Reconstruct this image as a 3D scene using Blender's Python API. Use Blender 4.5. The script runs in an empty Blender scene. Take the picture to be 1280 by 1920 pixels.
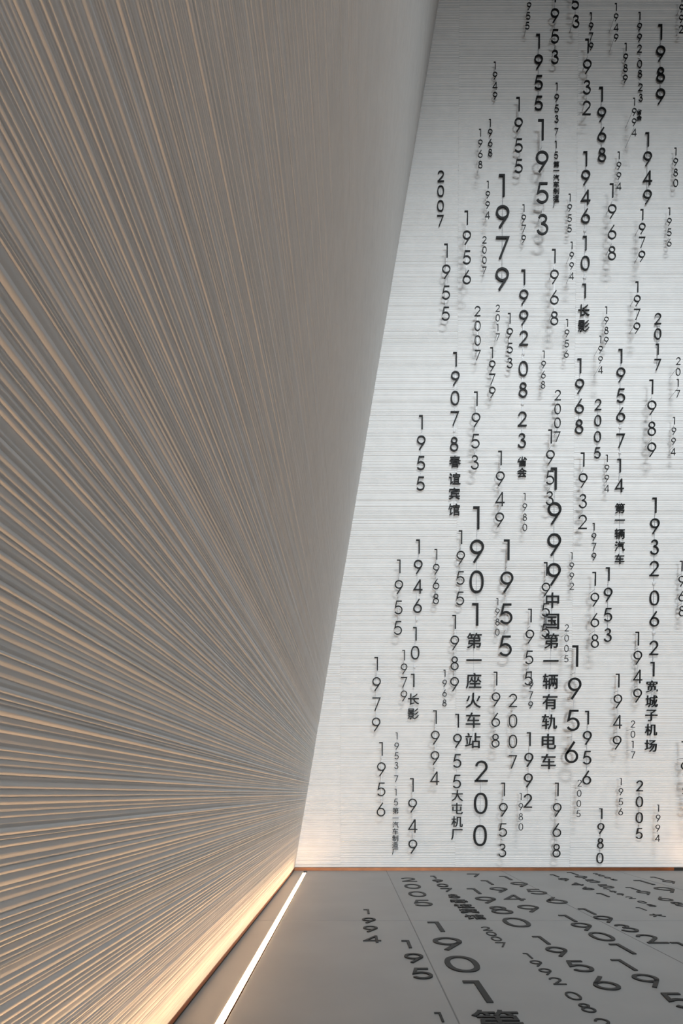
import bpy, bmesh, math, random
from mathutils import Vector, Matrix

S = bpy.context.scene
COL = S.collection
random.seed(7)

# ------------------------------------------------------------------ camera
F = 1060.0                       # focal length in pixels of the 1280 x 1920 frame
PITCH = math.radians(1.5)        # the lens looks very slightly down
X0 = 655.0
YH = 1488.0                      # horizon row
Y0 = YH + F * math.tan(PITCH)
HC = 0.807                       # lens height above the floor
CAM = Vector((0, 0, HC))
FW = Vector((0, math.cos(PITCH), -math.sin(PITCH)))
UP = Vector((0, math.sin(PITCH), math.cos(PITCH)))
RT = Vector((1, 0, 0))
cd = bpy.data.cameras.new('camera')
cam = bpy.data.objects.new('camera', cd)
COL.objects.link(cam)
cam.location = CAM
cam.rotation_euler = (math.pi / 2 - PITCH, 0, 0)
cd.sensor_fit = 'VERTICAL'
cd.sensor_height = 36.0
cd.lens = F / 1920 * 36.0
cd.shift_x = (640 - X0) / 1920
cd.shift_y = (Y0 - 960) / 1920
cd.clip_start = 0.02
S.camera = cam

# ------------------------------------------------------------------ light and exposure
w = bpy.data.worlds.new('world')
S.world = w
w.use_nodes = True
w.node_tree.nodes['Background'].inputs[0].default_value = (0.86, 0.93, 1.0, 1)
w.node_tree.nodes['Background'].inputs[1].default_value = 0.012


def area(name, loc, target, sx, sy, power, color):
    l = bpy.data.lights.new(name, 'AREA')
    l.shape = 'RECTANGLE'
    l.size, l.size_y = sx, sy
    l.energy = power
    l.color = color
    o = bpy.data.objects.new(name, l)
    COL.objects.link(o)
    o.location = loc
    o.rotation_euler = (Vector(target) - Vector(loc)).to_track_quat('-Z', 'Y').to_euler()
    return o


# added frontal fill far behind the photographer (its upper rays are cut by light_blocker)
area('frontal_fill', (1.6, -20.0, 3.0), (1.6, 0, 3.0), 5.0, 6.0, 2800, (0.88, 0.95, 1.0))


# three spotlights on a ceiling track that wash the end wall
def spot(name, loc, target, power, half, color):
    l = bpy.data.lights.new(name, 'SPOT')
    l.energy = power
    l.color = color
    l.spot_size = math.radians(half * 2)
    l.spot_blend = 1.0
    l.shadow_soft_size = 0.22
    o = bpy.data.objects.new(name, l)
    COL.objects.link(o)
    o.location = loc
    o.rotation_euler = (Vector(target) - Vector(loc)).to_track_quat('-Z', 'Y').to_euler()


for sx_ in (1.9, 2.8, 3.7):
    spot('track_spotlight', (sx_, -0.2, 10.6), (sx_ - .2, 5.86, 0.6), 640, 37, (0.90, 0.96, 1.0))

S.view_settings.view_transform = 'Standard'
S.view_settings.look = 'None'
S.view_settings.gamma = 1
S.view_settings.exposure = 0.0
S.view_settings.use_curve_mapping = False


# ------------------------------------------------------------------ pixel to place
def ray(px, py):
    return (RT * ((px - X0) / F) + UP * ((Y0 - py) / F) + FW)


def on_floor(px, py, z=0.0):
    d = ray(px, py)
    return CAM + d * ((z - HC) / d.z)


D = on_floor(X0, 1632.5).y       # the end wall stands here


def on_depth(px, py, y):
    d = ray(px, py)
    return CAM + d * (y / d.y)


# ------------------------------------------------------------------ materials
def mat(name, col, rough=0.6, metal=0.0, spec=0.5, noise=None, bump=None):
    m = bpy.data.materials.new(name)
    m.use_nodes = True
    nt = m.node_tree
    b = nt.nodes['Principled BSDF']
    b.inputs['Base Color'].default_value = (*col, 1)
    b.inputs['Roughness'].default_value = rough
    b.inputs['Metallic'].default_value = metal
    b.inputs['Specular IOR Level'].default_value = spec
    tc = nt.nodes.new('ShaderNodeTexCoord')
    if noise:
        scale, amt = noise
        n = nt.nodes.new('ShaderNodeTexNoise')
        n.inputs['Scale'].default_value = scale
        n.inputs['Detail'].default_value = 6
        nt.links.new(tc.outputs['Object'], n.inputs['Vector'])
        r = nt.nodes.new('ShaderNodeValToRGB')
        r.color_ramp.elements[0].position = 0.3
        r.color_ramp.elements[1].position = 0.7
        r.color_ramp.elements[0].color = (*[c * (1 - amt) for c in col], 1)
        r.color_ramp.elements[1].color = (*[min(1, c * (1 + amt)) for c in col], 1)
        nt.links.new(n.outputs['Fac'], r.inputs['Fac'])
        nt.links.new(r.outputs['Color'], b.inputs['Base Color'])
    if bump:
        scale, strength, dist = bump
        n = nt.nodes.new('ShaderNodeTexNoise')
        n.inputs['Scale'].default_value = scale
        n.inputs['Detail'].default_value = 4
        nt.links.new(tc.outputs['Object'], n.inputs['Vector'])
        bp = nt.nodes.new('ShaderNodeBump')
        bp.inputs['Strength'].default_value = strength
        bp.inputs['Distance'].default_value = dist
        nt.links.new(n.outputs['Fac'], bp.inputs['Height'])
        nt.links.new(bp.outputs['Normal'], b.inputs['Normal'])
    return m


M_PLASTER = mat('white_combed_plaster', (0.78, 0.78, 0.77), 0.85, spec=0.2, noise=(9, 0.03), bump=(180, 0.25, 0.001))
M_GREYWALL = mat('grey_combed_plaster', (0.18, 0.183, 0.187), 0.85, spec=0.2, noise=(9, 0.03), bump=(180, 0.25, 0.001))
M_BACK = mat('wall_core', (0.35, 0.35, 0.35), 0.9)
M_TILE = mat('grey_stone_slab', (0.30, 0.30, 0.297), 0.5, spec=0.35, noise=(2.3, 0.05), bump=(260, 0.12, 0.0006))
M_JOINT = mat('tile_joint', (0.19, 0.19, 0.19), 0.9)
M_COPPER = mat('brushed_copper', (0.24, 0.10, 0.05), 0.42, metal=1.0, noise=(14, 0.12))
M_DARK = mat('painted_dark', (0.02, 0.018, 0.016), 0.8)  # near-black standing for the gap's shade and the skirting's reflection
M_BLACK = mat('black_lacquer', (0.008, 0.0085, 0.009), 0.55, spec=0.25)
M_FBLACK = mat('black_floor_metal', (0.012, 0.012, 0.012), 0.5, spec=0.25)
M_WIRE = mat('steel_wire', (0.62, 0.63, 0.65), 0.45, metal=0.6)
M_ROD = mat('dark_rod', (0.10, 0.09, 0.085), 0.45, metal=0.5)
M_DOT = mat('frosted_white_dot', (0.72, 0.73, 0.74), 0.5)
M_LED = bpy.data.materials.new('warm_led')
M_LED.use_nodes = True
_b = M_LED.node_tree.nodes['Principled BSDF']
_b.inputs['Base Color'].default_value = (0.9, 0.85, 0.8, 1)
_b.inputs['Emission Color'].default_value = (1.0, 0.60, 0.31, 1)
_b.inputs['Emission Strength'].default_value = 40.0


# ------------------------------------------------------------------ helpers
def link(name, data, parent=None, m=None, kind=None):
    o = bpy.data.objects.new(name, data)
    COL.objects.link(o)
    if parent is not None:
        o.parent = parent
    if m is not None and data is not None and not data.materials:
        data.materials.append(m)
    if kind:
        o['kind'] = kind
    return o


def tag(o, label, cat, group=None):
    o['label'] = label
    o['category'] = cat
    if group:
        o['group'] = group
    return o


def box_mesh(name, x0, x1, y0, y1, z0, z1, bevel=0.0):
    bm = bmesh.new()
    bmesh.ops.create_cube(bm, size=1)
    for v in bm.verts:
        v.co = Vector((x0 + (v.co.x + .5) * (x1 - x0), y0 + (v.co.y + .5) * (y1 - y0), z0 + (v.co.z + .5) * (z1 - z0)))
    if bevel:
        bmesh.ops.bevel(bm, geom=bm.edges[:], offset=bevel, segments=2, affect='EDGES')
    me = bpy.data.meshes.new(name)
    bm.to_mesh(me)
    bm.free()
    return me


# ------------------------------------------------------------------ floor
COPPER_H = 0.034
LX = -0.58                        # left wall foot at the corner
LED_X0, LED_X1 = -0.472, -0.441
YB = -2.2                         # how far the place is built behind the lens
floor = link('floor', box_mesh('floor', -0.9, 5.2, YB, D + 0.12, -0.12, -0.015), None, M_JOINT, 'structure')
seam_y = on_floor(X0, 1726).y
tl = D - seam_y
JT = 0.0022
cols = [(-0.75, LED_X0 - .002), (LED_X1 + .002, 0.385), (0.385, 1.585), (1.585, 2.785), (2.785, 3.555 - .002), (3.586 + .002, 3.985), (3.985, 5.18)]
rows = [(seam_y, D + 0.1), (seam_y - tl, seam_y), (YB, seam_y - tl)]
for i, (a, b) in enumerate(cols):
    for c, d in rows:
        link('floor_tile', box_mesh('floor_tile', a + JT, b - JT if i else b, c + JT, d - JT, -0.015, 0.0, 0.0012), floor, M_TILE)


for jx in (0.385, 1.585, 2.785, 3.985):
    link('tile_joint', box_mesh('tile_joint', jx - JT, jx + JT, YB, D + .09, -0.015, -0.0009), floor, M_JOINT)
for ca, cb in cols:
    for jy in (seam_y, seam_y - tl):
        link('tile_joint', box_mesh('tile_joint', ca + JT, cb - JT, jy - JT, jy + JT, -0.015, -0.0009), floor, M_JOINT)


# ------------------------------------------------------------------ ribbed plaster panels
# one rib, going down the wall: (share of the pitch, share of the depth)
RIB = [(0.0, 0.0), (0.05, 0.28), (0.26, 0.52), (0.43, 0.88), (0.52, 1.0), (0.71, 0.78), (0.92, 0.26)]


def ribbed(name, parent, org, U, V, N, u0, u1, v0, v1, pitch, depth, nu, seed, off=0.0, wob=0.0006, m=None):
    """a panel of irregular combed ribs running along U, V points up, N out of the wall"""
    rnd = random.Random(seed)
    us = [u0 + (u1 - u0) * (k / nu) for k in range(nu + 1)]
    ribs = []
    v = v1
    while v > v0:
        p = pitch * rnd.choice((0.55, 0.7, 0.85, 1.0, 1.0, 1.2, 1.5)) * rnd.uniform(.9, 1.1)
        if v - p < v0 + pitch * .4:
            p = v - v0
        dd = depth * rnd.choice((0.5, 0.75, 0.9, 1.0, 1.1)) * min(1.0, 0.55 + p / pitch * .45)
        ribs.append((v, p, dd, rnd.uniform(-.15, .15) * depth))
        v -= p
    verts, faces = [], []
    nrow = 0
    for (vt, p, dd, lift) in ribs:
        wv, wd = 0.0, 1.0
        wander = []
        for k in range(nu + 1):
            wv = max(-1, min(1, wv * .8 + rnd.uniform(-.6, .6)))
            wd = max(.7, min(1.3, 1 + (wd - 1) * .8 + rnd.uniform(-.12, .12)))
            wander.append((wv, wd))
        for j, (s, h) in enumerate(RIB):
            for k, u in enumerate(us):
                wv, wd = wander[k]
                vv = vt - s * p + (wv * wob if 0 < j else 0)
                verts.append(org + U * u + V * vv + N * (off + lift + h * dd * wd))
            nrow += 1
    for k, u in enumerate(us):                      # lower lip
        verts.append(org + U * u + V * v0 + N * off)
    nrow += 1
    top0 = len(verts)
    back = -0.02
    for vv in (v1, v0):                             # edges back to the wall core
        for k, u in enumerate(us):
            verts.append(org + U * u + V * vv + N * back)
    n = nu + 1
    for r in range(nrow - 1):
        for k in range(nu):
            a = r * n + k
            faces.append((a, a + n, a + n + 1, a + 1))
    for k in range(nu):
        faces.append((top0 + k, k, k + 1, top0 + k + 1))
        a = (nrow - 1) * n + k
        faces.append((a, top0 + n + k, top0 + n + k + 1, a + 1))
    me = bpy.data.meshes.new(name)
    me.from_pydata(verts, [], faces)
    me.update()
    me.polygons.foreach_set('use_smooth', [True] * len(me.polygons))
    o = link(name, me, parent, m or M_PLASTER)
    return o


# end wall ------------------------------------------------------------
ZT = 10.4
wall_end = link('wall_end', box_mesh('wall_end', -0.9, 5.2, D + 0.02, D + 0.12, -0.1, ZT), None, M_BACK, 'structure')
sx0 = on_depth(638, 1500, D).x
xcuts = [-0.66, sx0] + [sx0 + 1.2 * k for k in range(1, 5)]
zcuts = [COPPER_H, on_depth(X0, 1520, D).z]
while zcuts[-1] + 2.4 < ZT:
    zcuts.append(zcuts[-1] + 2.4)
zcuts.append(ZT)
for i in range(len(xcuts) - 1):
    for j in range(len(zcuts) - 1):
        a = xcuts[i]
        if i == 0:
            a = -0.66
        ribbed('plaster_panel', wall_end, Vector((0, D, 0)), Vector((1, 0, 0)), Vector((0, 0, 1)), Vector((0, -1, 0)),
               a + .0002, xcuts[i + 1] - .0002, zcuts[j] + .0006, zcuts[j + 1] - .0006, 0.0185, 0.0052, 4, 100 + i * 20 + j,
               off=-0.001, wob=0.0003)

# left wall, leaning over the room -----------------------------------
ctop = on_depth(822, 0, D)
cbot = on_depth(552, 1627, D)
nearb = on_floor(312.5, 1920, COPPER_H)
LO = Vector((cbot.x, D, cbot.z))
LU = (Vector((cbot.x, D, 0)) - Vector((nearb.x, nearb.y, 0))).normalized()
LV = (Vector((ctop.x, D, ctop.z)) - LO)
LV = (LV - LU * LV.dot(LU)).normalized()
LN = LU.cross(LV).normalized()
if LN.x < 0:
    LN = -LN
LLEN = (LO.y - YB) / LU.y


def on_left(px, py):
    d = ray(px, py)
    t = (LO - CAM).dot(LN) / d.dot(LN)
    return CAM + d * t


def left_v(px, py):
    return (on_left(px, py) - LO).dot(LV)


core = bmesh.new()
cv = []
for n_ in (-0.016, -0.12):
    for (u, v) in ((-LLEN, -0.02), (0.02, -0.02), (0.02, 9.9), (-LLEN, 9.9)):
        cv.append(core.verts.new(LO + LU * u + LV * v + LN * n_))
for f in ((0, 1, 2, 3), (7, 6, 5, 4), (0, 4, 5, 1), (1, 5, 6, 2), (2, 6, 7, 3), (3, 7, 4, 0)):
    core.faces.new([cv[i] for i in f])
bmesh.ops.recalc_face_normals(core, faces=core.faces[:])
me = bpy.data.meshes.new('wall_left')
core.to_mesh(me)
core.free()
wall_left = link('wall_left', me, None, M_BACK, 'structure')
va, vb = left_v(100, 920), left_v(260, 250)
vcuts = sorted([0.0, va, va + (vb - va) * .5, vb, vb + 1.2, vb + 2.4, 9.8, va * .45])
vcuts = [v for i, v in enumerate(vcuts) if i == 0 or v - vcuts[i - 1] > .1]
for j in range(len(vcuts) - 1):
    ribbed('plaster_panel', wall_left, LO, LU, LV, LN, -LLEN, 0.004, vcuts[j] + .0004, vcuts[j + 1] - .0004, 0.0112, 0.0038, 36,
           500 + j, off=0.0015 * (j % 2), wob=0.0007)

# the opposite wall, unseen at right, added for bounce light, leaning the same way
RO = Vector((3.70, D, COPPER_H))
RN = -LN
rc = bmesh.new()
cv = []
for n_ in (-0.016, -0.12):
    for (u, v) in ((-LLEN, -0.02), (0.02, -0.02), (0.02, 9.9), (-LLEN, 9.9)):
        cv.append(rc.verts.new(RO + LU * u + LV * v + RN * n_))
for f in ((0, 1, 2, 3), (7, 6, 5, 4), (0, 4, 5, 1), (1, 5, 6, 2), (2, 6, 7, 3), (3, 7, 4, 0)):
    rc.faces.new([cv[i] for i in f])
bmesh.ops.recalc_face_normals(rc, faces=rc.faces[:])
me = bpy.data.meshes.new('wall_right')
rc.to_mesh(me)
rc.free()
wall_right = link('wall_right', me, None, M_BACK, 'structure')
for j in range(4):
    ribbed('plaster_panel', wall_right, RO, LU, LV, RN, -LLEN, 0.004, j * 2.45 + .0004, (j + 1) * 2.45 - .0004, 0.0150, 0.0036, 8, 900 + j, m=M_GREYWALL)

# unseen blocker behind the photographer, added to darken the end wall's top
link('light_blocker', box_mesh('light_blocker', -6.0, 9.0, -6.4, -6.2, 5.5, 12.0), None, M_BACK, 'structure')

# copper skirtings ----------------------------------------------------
bb = link('baseboard_end', box_mesh('baseboard_end', -0.60, on_depth(1263, 1628, D).x, D - 0.004, D + 0.02, 0.0, COPPER_H - .002, .0008), None, M_COPPER, 'structure')
bb2 = link('baseboard_end', box_mesh('baseboard_end', on_depth(1263, 1628, D).x + .001, 5.1, D - 0.003, D + 0.02, 0.0, COPPER_H - .002, .0008), None, M_DARK, 'structure')  # dark stretch of skirting: a reflection put into its colour
bm = bmesh.new()
vs = []
for n_ in (0.001, -0.02):
    for (u, z) in ((-LLEN, 0.012), (0.0, 0.012), (0.0, COPPER_H - .001), (-LLEN, COPPER_H - .001)):
        p = LO + LU * u
        nn = Vector((LN.x, LN.y, 0)).normalized()
        vs.append(bm.verts.new(Vector((p.x, p.y, z)) + nn * n_))
for f in ((0, 1, 2, 3), (7, 6, 5, 4), (0, 4, 5, 1), (1, 5, 6, 2), (2, 6, 7, 3), (3, 7, 4, 0)):
    bm.faces.new([vs[i] for i in f])
bmesh.ops.recalc_face_normals(bm, faces=bm.faces[:])
me = bpy.data.meshes.new('baseboard_left')
bm.to_mesh(me)
link('baseboard_left', me, None, M_COPPER, 'structure')
for v in bm.verts:                                   # shade of the gap under the copper, made as a dark strip
    v.co.z = 0.0 if v.co.z < .02 else 0.012
    v.co += Vector((LN.x, LN.y, 0)) * -0.004
me = bpy.data.meshes.new('gap_shade_1')
bm.to_mesh(me)
bm.free()
link('gap_shade_1', me, None, M_DARK, 'structure')


# ------------------------------------------------------------------ light strips let into the floor
def strip(x0, x1, label):
    y1 = on_floor(572, 1637).y
    e = link('floor_light_strip', None)
    e.location = ((x0 + x1) / 2, 0, 0)
    hw = (x1 - x0) / 2
    link('diffuser', box_mesh('diffuser', -hw + .0018, hw - .0018, YB + .02, y1, -0.010, 0.0022), e, M_LED)
    link('housing', box_mesh('housing', -hw, hw, YB + .015, y1 + .004, -0.0148, -0.0102), e, M_COPPER)
    for s in (-1, 1):
        a, b = (-hw, -hw + .0016) if s < 0 else (hw - .0016, hw)
        link('edge_rail', box_mesh('edge_rail', a, b, YB + .015, y1 + .004, -0.0101, 0.0008), e, M_COPPER)
    link('end_cap', box_mesh('end_cap', -hw + .0017, hw - .0017, y1 + .0005, y1 + .004, -0.0101, 0.0008), e, M_COPPER)
    tag(e, label, 'light strip', 'linear floor lights')


strip(LED_X0, LED_X1, 'glowing warm white light strip set in the floor along the leaning wall')
strip(3.555, 3.586, 'warm light strip in the floor along the opposite wall, beyond the right picture edge')

# ------------------------------------------------------------------ glyphs
PI = math.pi


def arc(cx, cy, rx, ry, a0, a1, n):
    return [(cx + rx * math.cos(math.radians(a0 + (a1 - a0) * k / n)), cy + ry * math.sin(math.radians(a0 + (a1 - a0) * k / n))) for k in range(n + 1)]


def strokes(ch, w):
    """centre lines of a geometric sans digit, height 1, centred on (0, 0.5); (points, closed)"""
    h = w / 2
    if ch == '0':
        n = 36
        pts = []
        for k in range(n):
            t = 2 * PI * k / n
            c, s = math.cos(t), math.sin(t)
            pts.append(((.315 - h) * math.copysign(abs(c) ** .88, c), .5 + (.5 - h) * math.copysign(abs(s) ** .88, s)))
        return [(pts, True)]
    if ch == '1':
        return [([(.045, 0), (.045, 1 - h), (-.185, 1 - h)], False)]
    if ch == '2':
        r = .29 - h
        p = arc(0, .705, r, .295 - h, 172, -28, 18)
        return [(p + [(-.235, h + .012)], False), ([(-.31, h), (.30, h)], False)]
    if ch == '3':
        r1, r2 = .225 - h, .285 - h
        return [(arc(-.005, .775 , r1 + .0, .225 - h, 165, -88, 18), False),
                (arc(-.005, .288, r2, .288 - h, 88, -168, 22), False), ([(-.075, .552), (.0, .552)], False)]
    if ch == '4':
        return [([(.165, .985), (-.285, .215 + h), (.335, .215 + h)], False), ([(.165, .0), (.165, .985)], False)]
    if ch == '5':
        r = .315 - h
        p = arc(-.01, .318, r, .318 - h, 128, -152, 26)
        return [([(.25, 1 - h), (-.125, 1 - h), (-.215, .51)] + p, False)]
    if ch in '69':
        r = .315 - h
        circ = [(r * math.cos(2 * PI * k / 34), .685 + r * math.sin(2 * PI * k / 34)) for k in range(34)]
        a = math.radians(-28)
        tail = [(r * math.cos(a), .685 + r * math.sin(a)), (-.135, -.005)]
        st = [(circ, True), (tail, False)]
        if ch == '6':
            st = [([(-x, 1 - y) for x, y in p], c) for p, c in st]
        return st
    if ch == '7':
        return [([(-.30, 1 - h), (.265, 1 - h), (-.115, 0)], False)]
    if ch == '8':
        r1, r2 = .232 - h, .292 - h
        yb = .292
        yt = 1 - .232
        a = [(r1 * math.cos(2 * PI * k / 28), yt - .008 + r1 * 1.02 * math.sin(2 * PI * k / 28)) for k in range(28)]
        b = [(r2 * math.cos(2 * PI * k / 32), yb + r2 * math.sin(2 * PI * k / 32)) for k in range(32)]
        return [(a, True), (b, True)]


def ribbon(bm, pts, closed, w, t):
    n = len(pts)
    L, R = [], []
    for i in range(n):
        p = Vector(pts[i])
        if closed:
            a, b = Vector(pts[i - 1]), Vector(pts[(i + 1) % n])
        else:
            a = Vector(pts[i - 1]) if i else None
            b = Vector(pts[i + 1]) if i < n - 1 else None
        d1 = (p - a).normalized() if a is not None else None
        d2 = (b - p).normalized() if b is not None else None
        if d1 is None:
            d1 = d2
        if d2 is None:
            d2 = d1
        n1, n2 = Vector((-d1.y, d1.x)), Vector((-d2.y, d2.x))
        m = (n1 + n2)
        m = m.normalized() if m.length > 1e-6 else n1
        k = 1 / max(.30, m.dot(n1))
        L.append(p + m * (w / 2 * k))
        R.append(p - m * (w / 2 * k))
    q = []
    for i in range(n):
        q.append([bm.verts.new((L[i].x, L[i].y, t)), bm.verts.new((R[i].x, R[i].y, t)),
                  bm.verts.new((R[i].x, R[i].y, 0)), bm.verts.new((L[i].x, L[i].y, 0))])
    for i in range(n if closed else n - 1):
        a, b = q[i], q[(i + 1) % n]
        for s in range(4):
            bm.faces.new((a[s], a[(s + 1) % 4], b[(s + 1) % 4], b[s]))
    if not closed:
        bm.faces.new(q[0])
        bm.faces.new(list(reversed(q[-1])))


GLYPH = {}


def glyph_mesh(ch, wt, th, m):
    """height-1 glyph standing in the local XY plane, thickness along +Z, centred on the origin"""
    key = (ch, round(wt, 3), round(th, 3), m.name)
    if key in GLYPH:
        return GLYPH[key]
    if ch.isdigit():
        bm = bmesh.new()
        for p, c in strokes(ch, wt):
            ribbon(bm, p, c, wt, th)
        bmesh.ops.recalc_face_normals(bm, faces=bm.faces[:])
        for v in bm.verts:
            v.co.y -= .5
        me = bpy.data.meshes.new('digit')
        bm.to_mesh(me)
        bm.free()
    else:
        c = bpy.data.curves.new('character', 'FONT')
        c.body = ch
        c.size = 1
        c.extrude = th / 2
        c.offset = 0.006
        c.resolution_u = 3
        o = bpy.data.objects.new('character', c)
        COL.objects.link(o)
        dg = bpy.context.evaluated_depsgraph_get()
        me = bpy.data.meshes.new_from_object(o.evaluated_get(dg))
        bpy.data.objects.remove(o)
        bpy.data.curves.remove(c)
        me.name = 'character'
        me.materials.clear()
        xs = [v.co.x for v in me.vertices]
        ys = [v.co.y for v in me.vertices]
        sz = max(max(xs) - min(xs), max(ys) - min(ys)) or 1
        cx, cy = (max(xs) + min(xs)) / 2, (max(ys) + min(ys)) / 2
        for v in me.vertices:
            v.co = Vector(((v.co.x - cx) / sz, (v.co.y - cy) / sz, v.co.z / sz + th / 2))
    me.materials.append(m)
    GLYPH[key] = me
    return me


def cyl(name, p0, p1, r, m, parent, n=6):
    p0, p1 = Vector(p0), Vector(p1)
    bm = bmesh.new()
    q = (p1 - p0).to_track_quat('Z', 'Y').to_matrix().to_4x4()
    bmesh.ops.create_cone(bm, cap_ends=True, segments=n, radius1=r, radius2=r, depth=(p1 - p0).length,
                          matrix=Matrix.Translation((p0 + p1) / 2) @ q)
    me = bpy.data.meshes.new(name)
    bm.to_mesh(me)
    bm.free()
    return link(name, me, parent, m)


_bm = bmesh.new()
bmesh.ops.create_uvsphere(_bm, u_segments=14, v_segments=8, radius=.5)
DOT = bpy.data.meshes.new('dot')
_bm.to_mesh(DOT)
_bm.free()
DOT.materials.append(M_DOT)
for p_ in DOT.polygons:
    p_.use_smooth = True

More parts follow.
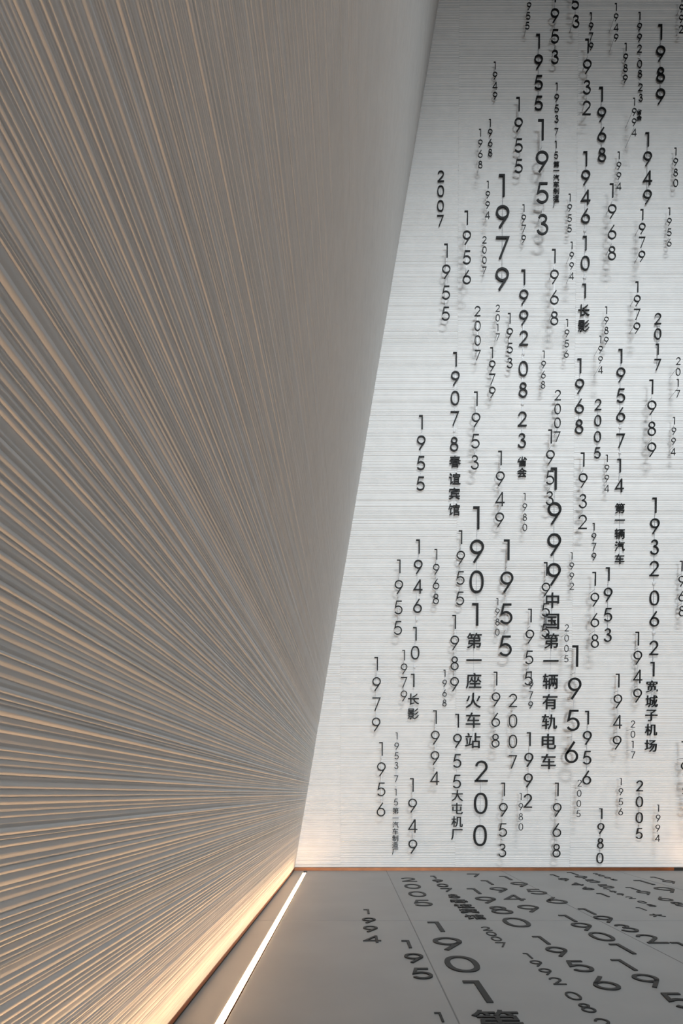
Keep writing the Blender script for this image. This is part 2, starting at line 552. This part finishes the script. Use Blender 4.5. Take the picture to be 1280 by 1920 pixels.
# ------------------------------------------------------------------ the hanging years
# (text, x of first glyph, x of last glyph, top of first, bottom of last, glyph height, stand-off in cm) in pixels of the photograph
PLAIN = [
    ('1955', 993, 988, -13, 55.7, 13.5, 12), ('1955', 1009, 1009, 65.3, 207.8, 26.5, 3), ('1949', 927.5, 927.5, 116.6, 187.5, 14, 5),
    ('1968', 918.5, 918.5, 224, 294, 14, 3), ('1968', 900, 900, 242.5, 316.3, 14, 12), ('1955', 971.6, 971.6, 183.8, 325.3, 25.5, 7),
    ('2007', 826, 825, 321.3, 425, 20.6, 2), ('1953', 1015, 1016.5, 225, 441.6, 39, 12), ('1953', 1039.5, 1039.5, -20.8, 121, 25.5, 8),
    ('1953', 1075, 1078.8, -75, 53.4, 23.5, 15), ('1979', 1107.5, 1107.5, 24.4, 94.7, 14, 3), ('1932', 1100.8, 1099, 74.4, 216.6, 26, 11),
    ('1949', 1154.4, 1154.4, 7, 78.4, 14, 15), ('1989', 1172.7, 1171.6, 81.6, 155.6, 14.5, 5), ('1989', 1237.8, 1237.4, 47.4, 195.6, 28, 3),
    ('1992', 1277.5, 1276.4, -10, 62.8, 14.5, 9), ('1968', 1127, 1127.8, 164.4, 304.7, 26.5, 3), ('1994', 1188.5, 1188, 184.3, 256, 14, 18),
    ('1949', 1213.5, 1213, 249.4, 383, 26, 3), ('1994', 1159.7, 1159.5, 285, 357, 14, 7), ('1968', 1147, 1146.4, 345, 488.6, 26, 13),
    ('1980', 1266, 1266, 277.6, 351, 14.3, 6), ('1955', 1067.8, 1067, 364, 436, 14, 7), ('1994', 1071.4, 1070.8, 454, 525, 13.5, 14),
    ('1968', 1038.7, 1038.5, 468, 610.5, 26, 14), ('1979', 1203.3, 1202.3, 393.5, 491.4, 20, 14), ('1956', 1254.3, 1253.8, 390, 462.6, 14, 7),
    ('1979', 1194, 1193, 529, 625.8, 20, 14), ('1956', 1063, 1061.3, 599, 671, 14, 7), ('1989', 1136.3, 1136, 575.4, 646, 13.8, 8),
    ('1994', 1125.3, 1125, 630, 701, 13.6, 15), ('2017', 1232.5, 1232, 588, 694.4, 20.5, 3), ('2017', 1270.9, 1269.8, 670.5, 745.6, 14, 15),
    ('1979', 942, 940.8, 328, 543.7, 41, 2), ('1956', 874.8, 874.5, 396.5, 533.6, 25.5, 15), ('1955', 836.8, 835, 458, 601.6, 25.5, 7),
    ('1994', 914.4, 913.4, 340, 410.7, 13.5, 10), ('2007', 907.7, 907.5, 443.8, 513.9, 13.3, 5), ('1979', 981.4, 981.2, 384, 455.4, 14, 5),
    ('2007', 894.7, 895, 575, 675.8, 18.6, 8), ('2017', 932.7, 932.5, 572, 638.8, 13, 10), ('1953', 955, 955, 588, 691, 19.3, 5),
    ('1979', 922, 922.2, 652, 746, 19.8, 7), ('1953', 892.8, 889.6, 735, 880.7, 26.5, 9), ('1955', 790, 788, 779, 920, 26, 2.2),
    ('1949', 938, 936, 846, 988, 26.5, 7), ('1980', 983.4, 983.4, 925, 996, 13.5, 7), ('1968', 1019, 1017.5, 658, 729, 14, 7),
    ('1968', 1086.6, 1085, 673, 814, 27, 2), ('2007', 1045, 1044, 732, 829, 19.2, 8), ('2005', 1120.5, 1119, 749, 859.8, 20.5, 2.2),
    ('1989', 1221.3, 1220.8, 712.7, 857, 26.7, 12), ('1994', 1263.3, 1261.3, 782.6, 854, 13.5, 8), ('1932', 1092.7, 1091.5, 849, 992.4, 26.5, 10),
    ('1994', 1137.4, 1136.8, 853, 923, 13.5, 6), ('1953', 1031.8, 1029.8, 806, 947.7, 26, 8), ('1979', 1112.9, 1112.9, 981, 1050.8, 14, 2),
    ('1992', 1071.4, 1071.4, 1036, 1106, 13.3, 6), ('1955', 1023.4, 1021.8, 1054.5, 1195, 25.2, 6), ('1955', 994, 990, 1141.7, 1285, 25.5, 8),
    ('2005', 1062, 1061, 1171, 1241.8, 13, 15), ('1968', 1114.3, 1114.5, 1073, 1215, 25.5, 13), ('1953', 1139.8, 1138.7, 1064, 1203.8, 25.5, 2.2),
    ('1968', 1277, 1277.5, 1052, 1156, 19.7, 8), ('1949', 1195, 1194.4, 1185, 1317, 25.7, 6), ('1949', 1158.3, 1156, 1263.6, 1405, 25.5, 8),
    ('1956', 1079.5, 1070.5, 1210.4, 1431, 40, 12), ('1956', 1101, 1099.4, 1333, 1471, 25.6, 2.2), ('1992', 992, 989, 1373, 1514.5, 26, 3),
    ('1979', 995, 994.4, 1259, 1328.7, 13.6, 2), ('1968', 1044.4, 1042.6, 1467.4, 1607.6, 25.5, 6), ('2005', 1086, 1083.8, 1462, 1532, 12.8, 11),
    ('1980', 1126.7, 1124, 1515.5, 1619, 20.1, 2.2), ('1956', 1163.5, 1163, 1459, 1528.6, 13.2, 8), ('2005', 1198.4, 1197.5, 1463.4, 1573, 20.3, 3),
    ('1994', 1233.6, 1232, 1508.7, 1578, 13.1, 9), ('2017', 1185.8, 1185.8, 1351, 1422, 13.2, 13), ('1953', 1281.5, 1288, 1390, 1530, 25.5, 13),
    ('1955', 748.4, 745.6, 1049.6, 1190.5, 25.6, 6), ('1968', 817.6, 816.8, 1030, 1133, 19.4, 5), ('1955', 864, 862, 995, 1135, 25.3, 5),
    ('1955', 951, 947, 1012, 1230.8, 38.8, 6), ('1980', 932.4, 931.8, 1122, 1192, 13, 5), ('1989', 852.2, 851.7, 1153.4, 1295.7, 26, 6),
    ('1979', 757.3, 757, 1219, 1314.6, 19.5, 5), ('1979', 706.2, 705, 1232, 1371, 25.4, 4), ('1968', 833.5, 833, 1256, 1324.7, 13.1, 2),
    ('1968', 929.6, 928.4, 1259.6, 1401.8, 25.8, 8), ('2007', 961.3, 960.8, 1301, 1441, 25, 6), ('1994', 816.2, 814.6, 1332, 1472, 25.6, 6),
    ('200', 902, 899.6, 1426, 1586.5, 40, 3), ('1953', 944, 941.2, 1467.4, 1607, 25.4, 6), ('1980', 976, 976, 1487, 1557, 13.3, 11),
    ('1956', 715.2, 714, 1391.5, 1530.7, 25.6, 4), ('1949', 773, 773.7, 1459, 1600, 25.8, 4),
]
# strings with dots and characters: [(glyph, x, top, size)], stand-off cm


def seq(chars, tops, h, x0, x1):
    n = len(chars)
    return [(c, x0 + (x1 - x0) * i / max(1, n - 1), t, h) for i, (c, t) in enumerate(zip(chars, tops))]


MIXED = [
    (seq('1992', (23.4, 44, 64, 84.8), 14.6, 1198.6, 1198.2) + [('.', 1198, 105, 4)] + seq('08', (113.4, 132), 14.5, 1198.5, 1199) + [('.', 1199, 151, 4)] +
     seq('23', (157.5, 177), 14, 1199.8, 1200.4) + seq('省会', (206, 217), 9.6, 1197.5, 1197.5), 3,
     'small 1992 08 23 string with two Chinese characters at the top of the ribbed wall'),
    (seq('1953', (156, 177, 197, 216.6), 14, 1043.4, 1042.8) + [('.', 1042.6, 236, 3)] + seq('7', (241,), 12.5, 1042.4, 1042.4) + [('.', 1042.2, 260, 3)] +
     seq('15', (265.5, 285), 13, 1041.8, 1042) + seq('第一汽车制造厂', (303, 314.6, 328, 340.6, 353, 365.5, 378), 11.4, 1042.4, 1042), 2,
     'small 1953 7 15 string with seven Chinese characters in the upper part of the wall'),
    (seq('1946', (285, 320, 357, 392.5), 27, 1097.6, 1097) + [('.', 1096.6, 429, 6)] + seq('10', (443.5, 481), 26.5, 1096.6, 1096.4) + [('.', 1096, 517, 6)] +
     seq('1', (533, ), 26, 1095.4, 1095.4) + seq('长影', (572, 600.8), 21.6, 1094, 1093.6), 2.2,
     'black 1946 10 1 string with two Chinese characters, the upper of two such strings'),
    (seq('1992', (506.6, 544.2, 582.4, 621), 27.3, 981.6, 981.2) + [('.', 981, 660, 6)] + seq('08', (678, 717.6), 28, 980.5, 980) + [('.', 979.5, 754, 6)] +
     seq('23', (772.4, 813), 27.5, 978.6, 977.8) + seq('省会', (857, 877.7), 17.8, 978.4, 978), 2,
     'bold 1992 08 23 string with two Chinese characters in the middle of the wall'),
    (seq('1907', (661, 696.5, 733.8, 771.6), 26.2, 853.8, 852) + [('.', 851.4, 806, 5)] + seq('8', (819.8,), 27, 851, 851) +
     seq('春谊宾馆', (855, 887, 915, 945), 21.8, 852.6, 850.8), 2,
     'black 1907 8 string above four Chinese characters, hanging on the ribbed wall'),
    (seq('1956', (655, 690, 729, 765), 26.4, 1163.4, 1163) + [('.', 1162.6, 797.5, 6)] + seq('7', (813.7,), 26, 1162.5, 1162.5) + [('.', 1162, 846, 5)] +
     seq('14', (861, 898), 25, 1161, 1160.4) + seq('第一辆汽车', (944, 966.4, 991.8, 1015, 1039), 18.8, 1161.4, 1160.8), 2,
     'black 1956 7 14 string with five Chinese characters, hanging on the ribbed wall'),
    (seq('1999', (877, 942, 1000.3, 1056), 41.3, 1039.5, 1037.8) + seq('中国第一辆有轨电车', (1111.5, 1151, 1187.5, 1225.2, 1263.4, 1301.6, 1339, 1376, 1413.6), 28.6, 1035, 1027.6), 2.2,
     'large 1999 string above nine big Chinese characters in the middle of the wall'),
    (seq('1932', (933.5, 972.4, 1012, 1052), 28.5, 1227.4, 1225.7) + [('.', 1225.8, 1090, 7)] + seq('06', (1107.5, 1147), 28, 1226, 1226) + [('.', 1225.5, 1182.5, 7)] +
     seq('21', (1201.3, 1241.5), 27, 1225, 1223.6) + seq('宽城子机场', (1276, 1303.6, 1330, 1357, 1387), 22.6, 1221.4, 1219.2), 2,
     'black 1932 06 21 string above five Chinese characters at the right of the wall'),
    (seq('1946', (1012, 1050, 1086.8, 1123.4), 26, 784.4, 782.4) + [('.', 780.8, 1159.6, 5)] + seq('10', (1176, 1211.5), 25.2, 778.6, 778) + [('.', 776.8, 1248, 5)] +
     seq('1', (1263.6,), 24.6, 774.5, 774.5) + seq('长影', (1300.5, 1328), 21, 775, 774.4), 2.5,
     'black 1946 10 1 string with two Chinese characters, the lower of two such strings'),
    (seq('1901', (950, 1012.3, 1070, 1131), 42.3, 894.4, 892.4) + seq('第一座火车站', (1186.8, 1223.4, 1262, 1299, 1336, 1374), 28.8, 888.6, 886), 2.5,
     'large 1901 string above six big Chinese characters on the ribbed wall'),
    (seq('1955', (1338.5, 1376, 1414, 1452.6), 25.6, 857.8, 856) + seq('大屯机厂', (1481, 1505.4, 1530, 1554), 21.2, 857, 856), 2.2,
     'black 1955 string above four Chinese characters near the bottom of the wall'),
    (seq('1953', (1373.5, 1392.4, 1410.5, 1428.7), 13.2, 743.8, 742.8) + [('.', 742.4, 1446.5, 3)] + seq('7', (1454,), 12.4, 742.4, 742.4) + [('.', 742, 1472, 3)] +
     seq('15', (1479, 1497.4), 12.8, 741.8, 742) + seq('第一汽车制造厂', (1514.2, 1527.8, 1540.5, 1553, 1566, 1578.4, 1591), 11.6, 741.4, 740.4), 2,
     'small 1953 7 15 string with seven Chinese characters near the floor corner'),
]


def hang(items, s_cm, label, group):
    s = (s_cm if s_cm > 3.5 else s_cm * .5) / 100
    yd = D - s
    hmax = max(i[3] for i in items if i[0].isdigit())
    places = []
    for ch, x, top, h in items:
        a, b = on_depth(x, top, yd), on_depth(x, top + h, yd)
        places.append((ch, (a + b) / 2, (a - b).length))
    hd = max(p[2] for p in places if p[0].isdigit())
    wt = 0.098 if hmax > 35 else (0.092 if s_cm < 4 else 0.082) if hmax > 17 else 0.096
    base = places[-1][1].copy()
    base.z -= places[-1][2] / 2
    e = link('hanging_year', None)
    e.location = base
    tw = 0.010 if hmax > 17 else 0.006
    digits = []
    for ch, c, sz in places:
        rel = c - base
        if ch == '.':
            o = link('dot', DOT, e)
            o.location = rel
            o.scale = (sz, sz * .55, sz)
            continue
        isd = ch.isdigit()
        th = tw / hd
        me = glyph_mesh(ch, wt, round(th, 2), M_BLACK)
        o = link('digit' if isd else 'character', me, e)
        o.location = rel
        o.rotation_euler = (PI / 2, 0, 0)
        o.scale = (sz, sz, hd)
        if isd:
            digits.append((rel, sz))
    yw = 0.0022                                    # the wire runs just behind the figures
    top = digits[0]
    bot_rel, bot_sz = (digits[-1][0], digits[-1][1])
    r = 0.0016 if hmax < 17 else 0.0024
    p0 = Vector((top[0].x, yw, top[0].z))
    p1 = Vector((bot_rel.x, yw, bot_rel.z))
    cyl('hanging_wire', p0, p1, r, M_WIRE, e)
    chars = [(c - base, sz) for ch, c, sz in places if not ch.isdigit() and ch != '.']
    if chars:
        cyl('hanging_wire', (chars[0][0].x, yw + .002, chars[0][0].z + chars[0][1] * .8), (chars[-1][0].x, yw + .002, chars[-1][0].z), r * .6, M_WIRE, e)
    # pegs that hold the string off the wall
    rr = 0.0016 if hmax < 17 else 0.002
    n = len(digits)
    k1 = n - 1
    gaps = [(digits[0], digits[1]), (digits[k1 - 1], digits[k1])]
    for a, b in gaps:
        z = (a[0].z - a[1] / 2 + b[0].z + b[1] / 2) / 2
        x = (a[0].x + b[0].x) / 2
        cyl('wall_peg', (x, -0.001, z), (x, s + .006, z), rr, M_ROD, e)
    if chars:
        a = chars[-1]
        cyl('wall_peg', (a[0].x, 0.0, a[0].z), (a[0].x, s + .006, a[0].z), rr, M_ROD, e)
    tag(e, label, 'year sign', group)
    return e


def size_word(h):
    return 'large' if h > 35 else 'medium' if h > 22 else 'smallish' if h > 17 else 'small'


MARK_NAMES = ['topmost two-character string', 'upper seven-character string', 'upper string with a film-studio pair of characters', 'bold 1992 08 23 string',
              'upper four-character string', 'upper five-character string', 'nine-character string', 'lower five-character string',
              'lower string with a film-studio pair of characters', 'six-character string', 'lower four-character string', 'lower seven-character string']
MARK_NAMES[2] = 'upper 1946 10 1 string'
MARK_NAMES[8] = 'lower 1946 10 1 string'


def middle(items):
    return (sum(i[1] for i in items) / len(items), (items[0][2] + items[-1][2] + items[-1][3]) / 2, items[0][2], items[-1][2] + items[-1][3])


MARKS = [(MARK_NAMES[i], middle(m[0])) for i, m in enumerate(MIXED)]
for it in PLAIN:
    if it[5] > 35:
        MARKS.append(('huge ' + it[0], ((it[1] + it[2]) / 2, (it[3] + it[4]) / 2, it[3], it[4])))


def relation(x, y, mk):
    mx, my, t, b = mk
    dx = x - mx
    side = 'left' if dx < 0 else 'right'
    vert = 'above' if y < t else 'below' if y > b else None
    if vert is None:
        part = 'top' if y < t + (b - t) / 3 else 'foot' if y > b - (b - t) / 3 else 'middle'
        return f'{side} of the {part} of the'
    if abs(dx) < 22:
        return f'straight {vert} the'
    return f'{vert} and {side} of the'


def dist(x, y, mk):
    return math.hypot((x - mk[0]) * 1.4, max(0, mk[2] - y, y - mk[3]))


taken = set()


def label_for(it):
    text, xa, xb, yt, yb, h, s = it
    x, y = (xa + xb) / 2, (yt + yb) / 2
    sw = size_word(h)
    look = 'held far off the wall' if s >= 10 else 'close to the wall' if s <= 3 else None
    if h > 35:
        lab = f'huge black {text}, ' + {'1953': 'the highest of the huge strings', '1979': 'bold and close to the upper wall', '1955': 'between the characters of two tall strings',
                                        '1956': 'at the right of the nine-character string', '200': 'with no fourth figure, near the skirting'}[text]
        return lab
    for name, mk in sorted(MARKS, key=lambda m: dist(x, y, m[1])):
        rel = relation(x, y, mk)
        if any(o is not it and o[0] == text and size_word(o[5]) == sw and relation((o[1] + o[2]) / 2, (o[3] + o[4]) / 2, mk) == rel for o in PLAIN):
            continue
        for lk in ((look, None) if look else (None,)):
            lab = f'{sw} black {text}' + (f' {lk}' if lk else ' hanging') + f', {rel} {name}'
            key = ''.join(c for c in lab if not c.isdigit())
            if key in taken or len(lab.replace('-', ' ').split()) > 16:
                continue
            taken.add(key)
            return lab
    return f'{sw} black {text}, the right-hand one of a close pair left of the huge 1953'


for it in PLAIN:
    text, xa, xb, yt, yb, h, s = it
    n = len(text)
    step = (yb - h - yt) / (n - 1)
    items = [(c, xa + (xb - xa) * i / (n - 1), yt + step * i, h) for i, c in enumerate(text)]
    hang(items, s, label_for(it), 'hanging years on the ribbed wall')
for items, s, lab in MIXED:
    hang(items, s, lab, 'hanging years on the ribbed wall')

# ------------------------------------------------------------------ the years lying on the floor
# ([(glyph, x, y) centres in the photograph], glyph height in metres, label)
FLOOR = [
    ([('1', 688, 1709), ('9', 692.5, 1725.5), ('9', 694.5, 1741.5), ('4', 697.5, 1760.5)], .14, 'black floor 1994 nearest the light strip, lying on grey tile'),
    ([('1', 764, 1770), ('9', 777, 1796), ('5', 790, 1825)], .15, 'black floor 195 lying beside the long tile joint'),
    ([('1', 825, 1907)], .085, 'single small black figure 1 on the floor at the bottom edge'),
    ([('2', 766, 1649), ('0', 773, 1661.5), ('0', 782, 1676), ('5', 792, 1692.6)], .225, 'large black floor 2005 near the copper skirting'),
    ([('1', 814.5, 1644.5), ('9', 820, 1651.7), ('0', 829.5, 1660), ('7', 837.5, 1668.5), ('8', 851.7, 1680.3), ('春', 860, 1689.7), ('谊', 869, 1698.7), ('宾', 878, 1708), ('馆', 889.5, 1719)],
     .155, 'black floor 1907 8 followed by four Chinese characters'),
    ([('1', 821, 1737), ('9', 838, 1768.7), ('0', 867.5, 1806.7), ('1', 903, 1858), ('第', 931, 1912)], .25, 'large black floor 1901 with a Chinese character at the bottom edge'),
    ([('2', 910.8, 1741), ('0', 920.7, 1750.5), ('0', 931.7, 1760), ('7', 940, 1771)], .09, 'small thin black floor 2007 between larger years'),
    ([('1', 892, 1670.5), ('9', 910, 1687), ('8', 938.7, 1706), ('0', 968, 1729)], .25, 'large black floor 1980 behind the small 2007'),
    ([('1', 914, 1654.5), ('9', 935.7, 1668), ('4', 967, 1683), ('9', 989.5, 1703)], .235, 'large black floor 1949 lying right of the 1980'),
    ([('1', 951, 1646), ('9', 973.7, 1658), ('5', 1004.5, 1671.5), ('6', 1040.5, 1688)], .24, 'large black floor 1956 crossing a tile joint near the end wall'),
    ([('7', 890, 1641)], .2, 'single black figure 7 on the floor close to the end wall'),
    ([('1', 1041, 1642), ('9', 1057, 1649), ('4', 1080, 1657.5), ('6', 1101, 1665.6), ('1', 1131, 1678)], .15, 'black floor 1946 1 lying left of the floor 1955'),
    ([('1', 1074, 1638), ('9', 1090.5, 1644.5), ('5', 1113.5, 1651.7), ('5', 1133, 1661.6)], .18, 'black floor 1955 between the 1946 and the small 2005 at the end wall'),
    ([('1', 1139, 1667.5), ('9', 1150, 1672), ('9', 1163.5, 1677), ('2', 1181, 1683), ('0', 1203.5, 1691.3), ('8', 1220.7, 1697.5)], .085, 'small black floor 1992 08 at the end of the 1955'),
    ([('1', 1211, 1704), ('大', 1222, 1716)], .1, 'small black figure 1 and Chinese character on the floor at right'),
    ([('2', 1116.5, 1638.6), ('0', 1128.7, 1641.9), ('0', 1138.5, 1645.6), ('5', 1150, 1649.3)], .085, 'small black floor 2005 against the end wall'),
    ([('1', 1187.6, 1666.6), ('9', 1208, 1673.7), ('6', 1246.5, 1685), ('8', 1272, 1695)], .165, 'thin black floor 1968 at the right edge'),
    ([('1', 1210, 1654.4), ('9', 1249.5, 1668)], .25, 'large black floor 19 near the end wall at right'),
    ([('1', 1233, 1646.7), ('9', 1256.6, 1653.4)], .165, 'black floor 19 closest to the right end of the copper skirting'),
    ([('1', 1067.5, 1721.7), ('9', 1091, 1737), ('0', 1129, 1755.7), ('1', 1168.7, 1778.7)], .19, 'medium black floor 1901 between the 1956 and the 1932'),
    ([('1', 1018.7, 1762.5), ('9', 1043.7, 1783.7), ('5', 1085, 1811), ('6', 1132.5, 1843)], .17, 'black floor 1956 in the foreground'),
    ([('1', 991, 1792), ('9', 1005, 1806), ('9', 1023, 1821.5), ('2', 1045, 1839), ('0', 1075.5, 1867), ('8', 1100, 1889.5), ('2', 1131, 1919)], .09, 'small black floor 1992 08 2 in the foreground'),
    ([('1', 1172.5, 1808.7), ('9', 1215, 1838), ('5', 1275, 1876)], .17, 'black floor 195 in the right foreground'),
    ([('1', 1294, 1774.5), ('9', 1309, 1793)], .17, 'black floor 19 cut by the right edge of the picture'),
    ([('1', 1103, 1708.7), ('9', 1132.5, 1723), ('3', 1173.7, 1740), ('2', 1219, 1760)], .185, 'black floor 1932 crossing the right tile joint'),
]
for items, h, lab in FLOOR:
    TH = 0.0055 if h > .12 else 0.004
    pts = [on_floor(x, y, TH * .6) for _, x, y in items]
    n = len(pts)
    xm = sum(p.x for p in pts) / n
    # the column runs straight down the hall: fit its line, then its even steps
    ym = sum(p.y for p in pts) / n
    den = sum((p.y - ym) ** 2 for p in pts)
    k = sum((p.x - xm) * (p.y - ym) for p in pts) / den if den else 0
    k = max(-.05, min(.05, k))
    e = link('floor_year', None)
    e.location = (xm, pts[-1].y, 0)
    for (ch, _, _), p in zip(items, pts):
        isd = ch.isdigit()
        sz = h if isd else h * .72 if h > .2 else h * .84
        me = glyph_mesh(ch, .105 if h > .12 else .1, round(TH / h, 2), M_FBLACK)
        o = link('digit' if isd else 'character', me, e)
        o.location = Vector((xm + k * (p.y - ym), min(p.y, D - .02 - sz / 2), 0.0)) - e.location
        o.scale = (sz, sz, h)
    tag(e, lab, 'floor sign', 'years lying on the floor')
